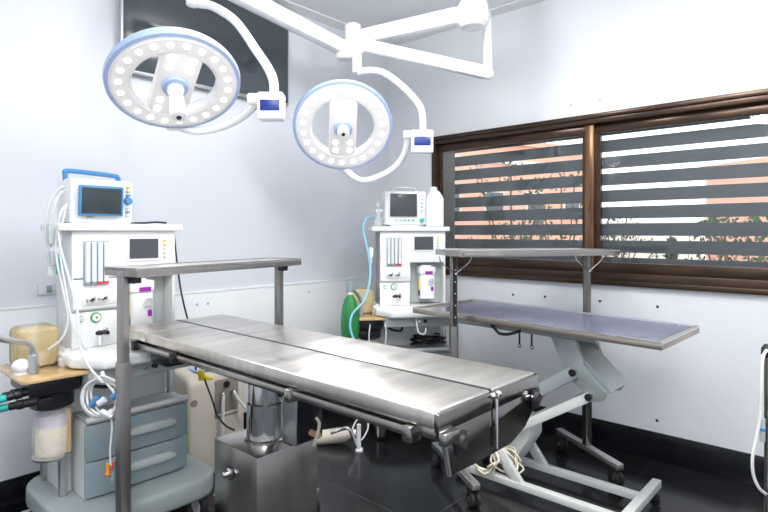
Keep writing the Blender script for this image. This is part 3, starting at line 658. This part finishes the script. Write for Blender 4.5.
# blue film area and bare steel foot part
def lerp(a, b_, u): return (a[0]+(b_[0]-a[0])*u, a[1]+(b_[1]-a[1])*u)
A_, D_, C_, B_ = ins[0], ins[1], ins[2], ins[3]
B().prism([lerp(A_, D_, .09), lerp(A_, D_, .99), lerp(B_, C_, .99), lerp(B_, C_, .03)], .9335, .9362, 'z', M['bluetop']).obj('blue_surface', None, t)
B().cyl(Q(2.99, .74, .936), Q(2.99, .74, .939), .012, m=M['chrome']).obj('drain', None, t)
# underframe
B().bar(Q(2.66, 1.84, .885), Q(2.62, 1.0, .885), .04, .03, M['liftg'], .003).bar(Q(3.0, 1.84, .885), Q(2.96, 1.0, .885), .04, .03, M['liftg'], .003).bar(Q(2.66, 1.80, .885), Q(3.0, 1.80, .885), .04, .03, M['liftg'], .003).obj('underframe', None, t)
ck = B().tube([Q(2.63, 1.40, .882), Q(2.60, 1.43, .868), Q(2.60, 1.47, .855), Q(2.60, 1.517, .853), Q(2.60, 1.545, .875), Q(2.60, 1.57, .90)], .008, M['black'], smooth=3).obj('crank_handle', None, t)
for yy in (1.41, 1.34): B().cyl(Q(2.62, yy, .87), Q(2.62, yy, .80), .005, m=M['black']).ball(Q(2.62, yy, .80), .010, M['steeld']).obj('clamp_screw', None, t)
# upper arm: wide plate pair
for x in (2.665, 2.915):
    B().prism([(y_-1.38, z_) for y_, z_ in ((1.27, .90), (1.14, .90), (1.08, .745), (.967, .628), (.99, .585), (1.035, .572), (1.165, .675))], x-.012-2.785, x+.012-2.785, 'x', bev=.002).obj('upper_arm', M['liftg'], t)
B().prism([(1.19-1.38, .87), (1.21-1.38, .88), (.995-1.38, .655), (.965-1.38, .62), (.955-1.38, .63), (.98-1.38, .665)], 2.68-2.785, 2.90-2.785, 'x', bev=.0).obj('cross_plate', M['liftg'], t)
for k in range(4):
    yy = 1.0+.04*k; zz = .66+.048*k
    B().bar(Q(2.685, yy+.03, zz), Q(2.895, yy+.03, zz), .012, .012, M['liftw']).obj('cross_bar', None, t)
# lower arms (parallelogram)
for x in (2.64, 2.94):
    B().bar(Q(x, 1.045, .60), Q(x, 1.80, .125), .045, .022, M['liftw'], .003, up=(1, 0, 0)).obj('lower_arm', None, t)
    B().bar(Q(x+(.0 if x < 2.8 else -.0), 1.125, .705), Q(x, 1.86, .20), .062, .022, M['liftg'], .003, up=(1, 0, 0)).obj('parallel_arm', None, t)
for (yy, zz) in ((1.045, .60), (1.125, .705)):
    B().cyl(Q(2.62, yy, zz), Q(2.96, yy, zz), .012, m=M['steeld']).cyl(Q(2.617, yy, zz), Q(2.625, yy, zz), .018, m=M['black']).obj('pivot_pin', None, t)
B().cyl(Q(2.79, 1.26, .62), Q(2.79, 1.50, .37), .012, m=M['chrome']).cyl(Q(2.79, 1.40, .474), Q(2.79, 1.60, .27), .021, m=M['black']).obj('actuator', None, t)
B().prism([(1.40-1.38, .38), (1.54-1.38, .40), (1.66-1.38, .20), (1.62-1.38, .10), (1.50-1.38, .12), (1.40-1.38, .28)], 2.70-2.785, 2.87-2.785, 'x', bev=.015).obj('motor_housing', M['liftw'], t)
# struts
for x in (2.64, 2.93):
    B().bar(Q(x, 1.42, .06), Q(x, 1.57, .25), .03, .05, M['liftw'], .003).obj('strut', None, t)
    B().bar(Q(x, .88, .055), Q(x, 1.82, .055), .045, .035, M['liftw'], .004).obj('base_rail', None, t)
B().bar(Q(2.46, .875, .072), Q(3.12, .875, .072), .045, .04, M['liftw'], .004).obj('cross_foot', None, t)
B().bar(Q(2.62, 1.80, .055), Q(2.95, 1.80, .055), .045, .04, M['liftw'], .004).obj('cross_foot', None, t)
for x, y in ((2.5, .875), (3.08, .875), (2.65, 1.80), (2.92, 1.80)):
    q = Q(x, y); B().lathe([(.022, 0), (.024, .005), (.022, .025), (.012, .036)], q, m=M['rubber']).obj('rubber_foot', None, t)
# tangle of wiring at the motor
for i, lab in enumerate(('tangled pale control cable at the motor of the lift table, front coil', 'tangled pale control cable at the motor of the lift table, rear coil')):
    pts = []
    for k in range(26):
        a = k*.9+i; r_ = .06+.025*math.sin(k*1.7+i)
        pts.append(Vector((2.66-i*.07+.02*math.sin(k*2.1), 1.50+.10*i+r_*math.cos(a)*1.3, .155+r_*math.sin(a)*.9)))
    cable('control_cable', lab, 'cable', pts, .005, 'bellows', smooth=3)

# ------------------------------------------------------------------ beige concentrator between machine and column
t = thing('oxygen_concentrator', 'beige floor unit with two white hoses behind the surgery table column', 'medical machine', (1.66, 2.78, 0))
B().prism([(0, .03), (0, .56), (.03, .60), (.22, .63), (.34, .60), (.36, .50), (.36, .03)], -.175, .185, 'x', M['beige'], bev=.025, seg=3).obj('housing', None, t)
B().box(-.02, .14, -.004, .02, .34, .56, M['beiged'], .012).box(-.01, .13, -.007, .005, .355, .37, M['beige'], .004).obj('recess', None, t)
B().cyl((.055, -.003, .53), (.055, -.018, .53), .018, m=M['black']).obj('socket', None, t)
for dx in (.02, .09): B().cyl((dx, -.002, .485), (dx, -.03, .485), .008, m=M['chrome']).ball((dx, -.032, .482), .010, M['chrome']).obj('hose_connector', None, t)
B().box(-.1, .14, .05, .16, .612, .622, M['pblue'], .002, mx=Matrix.Rotation(R(0), 4, 'X')).obj('blue_label', None, t)
B().cyl((-.14, -.002, .46), (-.14, .01, .46), .02, m=M['beiged']).obj('side_grip', None, t)
for x, y in ((-.13, .04), (.14, .04), (-.13, .32), (.14, .32)): caster(t, x, y, .02, True, .045, .02)
cable('white_hose', 'white hose dropping straight from the beige unit, left one of two', 'hose', [(1.68, 2.745, .48), (1.67, 2.735, .40), (1.67, 2.74, .25), (1.665, 2.73, .12), (1.62, 2.68, .03), (1.54, 2.6, .012)], .009, 'hose')
cable('white_hose', 'white hose running from the beige unit toward the column, right one of two', 'hose', [(1.75, 2.745, .48), (1.765, 2.73, .44), (1.80, 2.70, .38), (1.84, 2.68, .30), (1.87, 2.66, .15), (1.87, 2.66, .012)], .009, 'hose')
cable('black_lead', 'black lead with yellow plug draped over the beige unit', 'cable', [P(204, 377, 2.84), P(207, 386, 2.80), P(213, 402, 2.76), P(217, 415, 2.72), P(225, 425, 2.66), P(234, 430, 2.6)], .005, 'black')
o = B().prism([(-.025, 0), (.045, 0), (.045, .012), (.01, .02), (-.005, .055), (-.03, .05)], -.015, .015, 'y', bev=.003).obj('yellow_plug', M['yellow']); o.location = P(204, 380, 2.84) ; o.rotation_euler = (0, 0, -.7)
tag(o, 'bright yellow plug on top of the beige unit', 'plug')

# items on the floor in front of the corner machine
c0 = P(332, 437, 3.62); c0.z = 0
t = thing('suction_bottle', 'pale beige cylinder lying on the floor behind the surgery table column', 'bottle', (c0.x, c0.y, 0), R(-47))
B().lathe([(.03, -.15), (.045, -.14), (.048, .08), (.03, .12), (.02, .13)], (0, 0, .05), (1, 0, .12), m=M['beige']).obj('bottle_body', None, t)
B().cyl((.14, 0, .068), (.16, 0, .07), .024, m=M['white']).obj('bottle_cap', None, t)
t = thing('foot_lever', 'chrome bent foot lever standing on floor beside the beige cylinder', 'lever', (P(351, 437, 3.5).x, P(351, 437, 3.5).y, 0), R(-47.8))
B().tube([(-.13, 0, .115), (-.03, 0, .145), (-.0, 0, .12), (.04, 0, .02)], .012, M['chrome'], smooth=3).obj('lever_arm', None, t)
B().cyl((.05, 0, .0), (.05, 0, .17), .014, m=M['white2']).cyl((.03, 0, .0), (.075, 0, .0), .02, m=M['white2']).obj('lever_post', None, t)
cable('floor_cable', 'white cable curling on the floor by the front caster of the corner machine', 'cable', [P(352, 437, 3.56), P(361, 440, 3.54), P(368, 428, 3.6), P(366, 418, 3.65), P(357, 420, 3.65), P(352, 430, 3.6)], .005, 'hose')
cable('floor_cable', 'pale cable on the floor at the lower left behind the machine base', 'cable', [(.45, 3.05, .012), (.62, 3.06, .012), (.70, 3.12, .014), (.95, 3.15, .012)], .007, 'hose')

# ------------------------------------------------------------------ chrome stand at right edge
p = P(768.5, 300, 1.9)
t = thing('chrome_stand', 'chrome pole stand with black cap at the right edge of the view', 'stand', (p.x, p.y, 0))
B().cyl((0, 0, .03), (0, 0, .98), .013, m=M['steeld']).obj('pole', None, t)
B().lathe([(.016, .965), (.022, .975), (.022, .995), (.012, 1.01)], m=M['black']).obj('cap', None, t)
for k in range(5):
    a = R(72*k+20); f = B().bar((0, 0, .045), (.24*math.cos(a), .24*math.sin(a), .05), .03, .02, M['steeld'], .003).obj('leg', None, t)
    B().cyl((.22*math.cos(a), .22*math.sin(a), .0), (.22*math.cos(a), .22*math.sin(a), .04), .02, m=M['rubber']).obj('foot', None, f)
cable('infusion_tube', 'white tube looping down from the chrome pole at the right edge', 'hose', [P(767, 350, 1.88), P(763, 358, 1.87), P(761.5, 385, 1.86), P(760.5, 415, 1.86), P(756, 440, 1.86), P(752.5, 458, 1.86), P(753.5, 475, 1.86), P(759, 488, 1.86), P(766, 494, 1.87)], .005, 'hose')
o = B().box(-.008, .008, -.008, .008, -.04, .04, M['greyl'], .003).box(-.009, .009, -.009, .009, -.004, .008, M['blue'], .002).obj('tube_clamp', None)
o.location = P(762.5, 430, 1.87); tag(o, 'small grey and blue tube clamp beside the chrome pole at right', 'clamp')

# ------------------------------------------------------------------ surgical lamps
def frame_from_normal(n, up):
    n = n.normalized(); x = up.cross(n); x.normalize(); y = n.cross(x)
    return Matrix((( x.x, y.x, n.x), (x.y, y.y, n.y), (x.z, y.z, n.z)))
def make_lamp(label, c, elev, yaw, roll, rad, handle, rim):
    # local: z = beam direction, y = toward near edge side
    d = Vector((c.x, c.y, 0)).normalized()
    d = Matrix.Rotation(yaw, 3, 'Z') @ d
    n = -d*math.cos(elev)+Vector((0, 0, -math.sin(elev)))
    m3 = frame_from_normal(n, Vector((0, 0, 1))) @ Matrix.Rotation(roll, 3, 'Z')
    t = thing('surgical_lamp_head', label, 'surgical lamp', c, rot=m3.to_euler())
    ro, ri = rad, rad*.64
    B().lathe([(ri, .0), (ri, -.045), (ri+.02, -.07), (ro-.03, -.075), (ro-.005, -.05), (ro, -.03), (ro, 0), (ro-.012, .004), (ri+.006, .004), (ri, 0)], m=M['lampwhite'], seg=64, caps=False).obj('ring_housing', None, t)
    B().lathe([(ro-.010, .004), (ro+.006, .002), (ro+.009, -.02), (ro+.004, -.035), (ro-.012, -.035)], m=rim, seg=64, caps=False).obj('rim_band', None, t)
    B().lathe([(ri+.012, .0035), (ri+.012, .0065), (ro-.022, .0065), (ro-.022, .0035)], m=M['ledface'], seg=64, caps=False).obj('led_cover', None, t)
    # spine across the ring
    B().box(-.085, .085, -ri-.02, ri+.02, -.05, .0045, M['ledface'], .012).obj('centre_spine', None, t)
    pts = []
    for k in range(22):
        a = 2*math.pi*(k+.5)/22; pts.append((math.cos(a)*(ri+ro)/2, math.sin(a)*(ri+ro)/2, .0145*rad/.3))
    for k in range(4):
        for sx in (-1, 1): pts.append((sx*.045, (-.155, -.10, .10, .155)[k], .015))
    lb = t
    for i, (x, y, r_) in enumerate(pts):
        o = B().lathe([(r_, .0), (r_, .006), (r_*.6, .009)], (x, y, .002), m=M['led'], seg=14).obj('led', None, lb)
    B().lathe([(.055, .0), (.058, .004), (.055, .02), (.04, .024)], (0, 0, .002), m=M['pblue'], seg=32).obj('handle_collar', None, t)
    B().lathe([(.036, .02), (.036, .04), (.028, .05), (.037, handle*.9), (.033, handle), (.015, handle+.002)], m=M['lampwhite'], seg=28).cyl((0, 0, handle), (0, 0, handle+.006), .011, m=M['black']).obj('handle', None, t)
    return t, m3
c1 = P(175, 85, 2.43); c2 = P(343, 128, 3.35)
l1, R1 = make_lamp('large round surgical lamp head with pale blue rim in front of the television', c1, R(58), R(9), R(-4), .278, .19, M['pblue'])
l2, R2 = make_lamp('round surgical lamp head with blue rim hanging left of the window', c2, R(40), R(2), R(0), .297, .075, M['pblue'])

# arm system: ceiling hub, two horizontal arms, two spring arms
hub = P(473, 0, 3.25)
t = thing('ceiling_lamp_mount', 'white ceiling hub and jointed arm system carrying both surgical lamps', 'lamp mount', (hub.x, hub.y, ZC))
H0 = Vector((hub.x, hub.y, ZC))
def rel(p): return Vector(p)-H0
zA = 2.70
B().cyl((0, 0, 0), (0, 0, -.03), .14, m=M['lampwhite'], seg=36).cyl((0, 0, -.03), (0, 0, -.28), .055, m=M['lampwhite'], seg=28).obj('ceiling_flange', None, t)
hz = P(473, 16, 3.25).z - ZC
B().lathe([(.03, -.075), (.07, -.068), (.092, -.045), (.096, -.01), (.09, .06), (.075, .085)], (0, 0, hz), m=M['lampwhite'], seg=36).obj('hub_dome', None, t)
k1 = P(353, 38, 3.70)
B().bar(rel(P(460, 16, 3.27)), rel(P(357, 39, 3.68)), .085, .10, M['lampwhite'], .018).obj('horizontal_arm', None, t)
B().lathe([(.05, -.15), (.055, -.14), (.055, .06), (.045, .07)], rel(k1)+Vector((0, 0, .02)), m=M['lampwhite']).obj('arm_joint', None, t)
e1 = P(193, -29, 2.80)
B().bar(rel(P(346, 50, 3.68)), rel(e1), .08, .095, M['lampwhite'], .02).cyl(rel(P(344, 51, 3.66))+Vector((0, 0, -.06)), rel(P(344, 51, 3.66))+Vector((0, 0, .06)), .06, m=M['lampwhite']).obj('spring_arm', None, t)
B().cyl(rel(e1)+Vector((0, 0, .05)), rel(P(193, 6, 2.80)), .035, m=M['lampwhite']).obj('arm_joint', None, t)
# second arm
q1 = P(487, 20, 3.4); q2 = P(488, 74, 3.4)
B().bar(rel(P(474, 14, 3.27)), rel(P(487, 18, 3.42)), .07, .09, M['lampwhite'], .015).obj('horizontal_arm', None, t)
B().cyl(rel(q1), rel(q2), .028, m=M['lampwhite']).ball(rel(P(488, 74, 3.4)), .036, M['lampwhite']).obj('drop_tube', None, t)
k2 = P(362, 45, 3.45)
B().bar(rel(P(487, 73, 3.4)), rel(k2), .065, .08, M['lampwhite'], .018).ball(rel(k2), .052, M['lampwhite']).obj('spring_arm', None, t)
B().cyl(rel(P(357, 42, 3.45)), rel(P(357, 73, 3.45)), .030, m=M['lampwhite']).obj('arm_joint', None, t)
# lamp yokes (parts of the arm system)
def yoke(upper, box, lower, scr):
    o = B().tube(upper, .022, M['lampwhite'], smooth=6, seg=12).obj('bent_arm', None, t)
    for p_ in (): pass
    return o
yoke([rel(P(192, 3, 2.80)), rel(P(200, 4, 2.78)), rel(P(214, 7, 2.75)), rel(P(236, 22, 2.7)), rel(P(256, 50, 2.64)), rel(P(268, 68, 2.58)), rel(P(273.5, 82, 2.56)), rel(P(274, 97, 2.55))], None, None, None)
yoke([rel(P(357, 72, 3.45)), rel(P(370, 70.5, 3.45)), rel(P(384, 73, 3.44)), rel(P(402, 86, 3.43)), rel(P(417, 102, 3.42)), rel(P(422, 113, 3.41)), rel(P(423, 131, 3.4))], None, None, None)
def cbox(px, py, d, w, h, lab):
    c = rel(P(px, py, d)); ang = HEAD-math.pi/2
    mx = Matrix.Translation(c) @ Matrix.Rotation(ang, 4, 'Z')
    o = B().box(-w/2, w/2, -.04, .04, -h/2, h/2, M['lampwhite'], .008, mx=mx).cyl(mx @ Vector((-w/2-.05, 0, h/2-.025)), mx @ Vector((-w/2+.01, 0, h/2-.025)), .026, m=M['lampwhite']).obj('control_box', None, t)
    B().box(-w*.38, w*.38, -.0425, -.038, -h*.20, h*.20, M['dblue'], .001, mx=mx).obj('control_display', None, o)
cbox(271.5, 107, 2.54, .118, .125, '')
cbox(422, 142, 3.39, .135, .14, '')
# lower curved yokes to lamp backs
f1 = c1 + R1 @ Vector((0, 0, 0)); 
def edge(c, m3, a, r_, z): return c + m3 @ Vector((r_*math.cos(a), r_*math.sin(a), z))
def yk(c, m3, start, mids):
    # far edge of the ring = lowest on screen
    best = min([edge(c, m3, R(a), .30, -.04) for a in range(0, 360, 5)], key=lambda p_: (CAM_H-p_.z)*-1/ (p_.x*math.cos(HEAD)+p_.y*math.sin(HEAD)))
    pts = [rel(start)]+[rel(m_) for m_ in mids]+[rel(best)]
    B().tube(pts, .020, M['lampwhite'], smooth=6, seg=12).cyl(rel(best)-Vector((0, 0, .03)), rel(best)+Vector((0, 0, .03)), .028, m=M['lampwhite']).obj('lamp_yoke', None, t)
yk(c1, R1, P(258, 98, 2.55), [P(254, 106, 2.6), P(240, 118, 2.68), P(220, 127, 2.72), P(195, 131, 2.70)])
yk(c2, R2, P(407, 136, 3.40), [P(405, 152, 3.46), P(396, 166, 3.52), P(380, 176, 3.55), P(360, 180, 3.54)])

# ------------------------------------------------------------------ ceiling lamps (out of frame, seen as reflections; middle one added to brighten the corner)
for i, (x, y, lab) in enumerate(((.2, .9, 'round white ceiling lamp above the left side of the room'), (1.9, .4, 'round white ceiling lamp above the right side of the room'), (1.75, 1.75, 'added unseen round white lamp above the near surgery table, brightening the far corner'), (-.4, -.4, 'round white ceiling lamp near the entrance corner'))):
    tt = thing('ceiling_lamp', lab, 'ceiling lamp', (x, y, ZC), group='round ceiling lamps')
    B().lathe([(.2, 0), (.2, -.035), (.185, -.045)], m=M['lampwhite'], seg=40, caps=False).obj('lamp_rim', None, tt)
    B().lathe([(.185, -.04), (.12, -.052), (.01, -.058)], m=M['lampdisc'], seg=40).obj('diffuser', None, tt)
def area(loc, size, power, rot=(0, 0, 0), col=(1, .985, .97), sy=None):
    l = bpy.data.lights.new('area_light', 'AREA'); l.energy = power; l.color = col; l.size = size
    if sy: l.shape = 'RECTANGLE'; l.size_y = sy
    o = bpy.data.objects.new('area_light', l); C.objects.link(o); o.location = loc; o.rotation_euler = rot
    return o
area((.2, .9, ZC-.08), .8, 14)
area((1.9, .4, ZC-.08), 1.0, 20)
area((-.3, -.3, ZC-.1), 1.4, 20)
for q_, e_ in (((.2, .9, 2.72), 13), ((1.9, .4, 2.72), 22), ((-.4, -.4, 2.6), 20), ((1.75, 1.75, 2.8), 22)):  # point fills added below the ceiling lamps to brighten the ceiling
    l = bpy.data.lights.new('ceiling_fill_point', 'POINT'); l.energy = e_; l.shadow_soft_size = .16; l.color = (1, .985, .97)
    o = bpy.data.objects.new('ceiling_fill_point', l); C.objects.link(o); o.location = q_
for c_, m3, pw in ((c1, R1, 3), (c2, R2, 3)):
    l = bpy.data.lights.new('lamp_beam', 'SPOT'); l.energy = pw*6; l.spot_size = R(80); l.spot_blend = .8; l.shadow_soft_size = .15
    o = bpy.data.objects.new('lamp_beam', l); C.objects.link(o); o.location = c_ + m3 @ Vector((0, 0, .24))
    o.rotation_euler = (m3 @ Matrix.Rotation(math.pi, 3, 'X')).to_euler()

# ------------------------------------------------------------------ outside
GZ = -1.5
o = struct('ground_outside', B().box(XR+.3, 60, -40, 50, GZ-.1, GZ), M['asphalt'])  # street ground outside the window, not a wall trim
def building(label, pr_, pl_, d_, h, m, wins, fl=2.9):
    w = (pl_-pr_).length; c = (pl_+pr_)/2; v = pl_-pr_
    tt = thing('building', label, 'building', (c.x, c.y, GZ), math.atan2(v.y, v.x)-math.pi/2)
    B().box(0, d_, -w/2, w/2, 0, h, M[m]).box(-.1, d_, -w/2-.05, w/2+.05, h, h+.15, M[m]).obj('facade', None, tt)
    z = 1.0
    while z+1.3 < h:
        for k in range(wins):
            y = -w/2+(k+.5)*w/wins
            f = B().box(-.05, .0, y-.35, y+.35, z, z+.75, M['cream'], .01).obj('window_frame', None, tt)
            B().box(-.07, -.04, y-.29, y+.29, z+.06, z+.69).obj('window_glass', M['bwin'], f)
        B().box(-.06, 0, -w/2, w/2, z+1.5, z+1.62).obj('floor_band', M['cream'], tt)
        z += fl
    return tt
building('peach apartment building seen through the left window pane', P(588, 232, 17), P(425, 232, 14), 5, 5.35, 'peach', 4, 2.3)
building('peach house seen through the far right of the window', P(850, 232, 9.5), P(706, 232, 12.5), 5, 4.25, 'peach', 5, 2.6)
building('low distant pale building between the two peach ones', P(702, 232, 24), P(594, 232, 24), 5, 3.2, 'cream', 3, 3)
def leafball(bb, c, r, n, m, s=.09):
    for i in range(n):
        v = Vector((random.gauss(0, 1), random.gauss(0, 1), random.gauss(0, 1))).normalized()*r*random.uniform(.5, 1)
        q = Euler((random.uniform(0, 6), random.uniform(0, 6), random.uniform(0, 6))).to_matrix().to_4x4()
        t_ = bmesh.new(); ss = s*random.uniform(.6, 1.3)
        vs = [t_.verts.new(p_) for p_ in ((-ss, 0, 0), (0, -ss*.5, 0), (ss, 0, 0), (0, ss*.5, 0))]; t_.faces.new(vs)
        bb._add(t_, m, Matrix.Translation(Vector(c)+v) @ q)
for (px, d, h, kind, lab) in ((512, 9.5, 4.0, 'tree', 'bare-branched tree outside behind the left window pane'),
        (562, 10.5, 3.9, 'tree', 'thin tree outside just left of the window mullion'),
        (672, 9, 3.4, 'cypress', 'dark narrow cypress outside behind the right window pane'),
        (752, 7.5, 3.0, 'tree', 'leafy tree outside at the far right of the window'),
        (612, 12, 3.3, 'tree', 'thin tree outside just right of the window mullion')):
    p = P(px, 232, d); tt = thing('tree', lab, 'tree', (p.x, p.y, GZ), group='trees outside the window')
    if kind == 'cypress':
        B().cyl((0, 0, 0), (0, 0, 1.0), .06, m=M['bark']).obj('trunk', None, tt)
        bb = B()
        for k in range(12): leafball(bb, (0, 0, .5+k*.2), .26*(1-k/14), 60, M['leaf'])
        bb.obj('crown', None, tt)
    else:
        bb = B().cyl((0, 0, 0), (0, 0, h*.5), .06, .04, m=M['bark'])
        tips = []
        for k in range(16):
            a = random.uniform(0, 6.28); rr_ = random.uniform(.3, .95); z = h*random.uniform(.6, 1.0)
            bb.tube([(0, 0, h*.4), (rr_*.4*math.cos(a), rr_*.4*math.sin(a), h*.55), (rr_*math.cos(a), rr_*math.sin(a), z)], .013, M['bark'], seg=5, smooth=3); tips.append((rr_*math.cos(a), rr_*math.sin(a), z))
        bb.obj('trunk', None, tt)
        bb = B()
        for q in tips: leafball(bb, q, .25, 22 if px < 700 else 70, M['leaf'], .05)
        bb.obj('crown', None, tt)
for (px, d, r_, m_, lab) in ((692, 7, .55, 'leafy', 'bright green shrub outside low behind the right window pane'), (730, 7.5, .6, 'leaf', 'dark green shrub outside low at the right of the window'), (640, 9, .5, 'leaf', 'dark low shrub outside behind the right pane')):
    p = P(px, 255, d); tt = thing('shrub', lab, 'shrub', (p.x, p.y, GZ), group='shrubs outside the window')
    bb = B()
    for k in range(8): leafball(bb, (random.uniform(-.4, .4), random.uniform(-.5, .5), .3+k*.11), r_*.6, 90, M[m_], .06)
    bb.obj('foliage', None, tt); B().cyl((0, 0, 0), (0, 0, .5), .04, m=M['bark']).obj('stem', None, tt)

# ------------------------------------------------------------------ world, camera
w = bpy.data.worlds.new('world'); bpy.context.scene.world = w; w.use_nodes = True
nt = w.node_tree; bg = nt.nodes['Background']
bg.inputs[0].default_value = (.90, .95, 1.0, 1); bg.inputs[1].default_value = 2.0
cam = bpy.data.cameras.new('camera'); co_ = bpy.data.objects.new('camera', cam); C.objects.link(co_)
co_.location = (0, 0, CAM_H); co_.rotation_euler = (R(90), 0, HEAD-math.pi/2)
cam.sensor_width = 36; cam.lens = 547/768*36; cam.shift_y = -(256-232)/768; cam.clip_start = .02
bpy.context.scene.camera = co_
sc_ = bpy.context.scene
sc_.view_settings.view_transform = 'Standard'; sc_.view_settings.look = 'None'; sc_.view_settings.exposure = 0.52
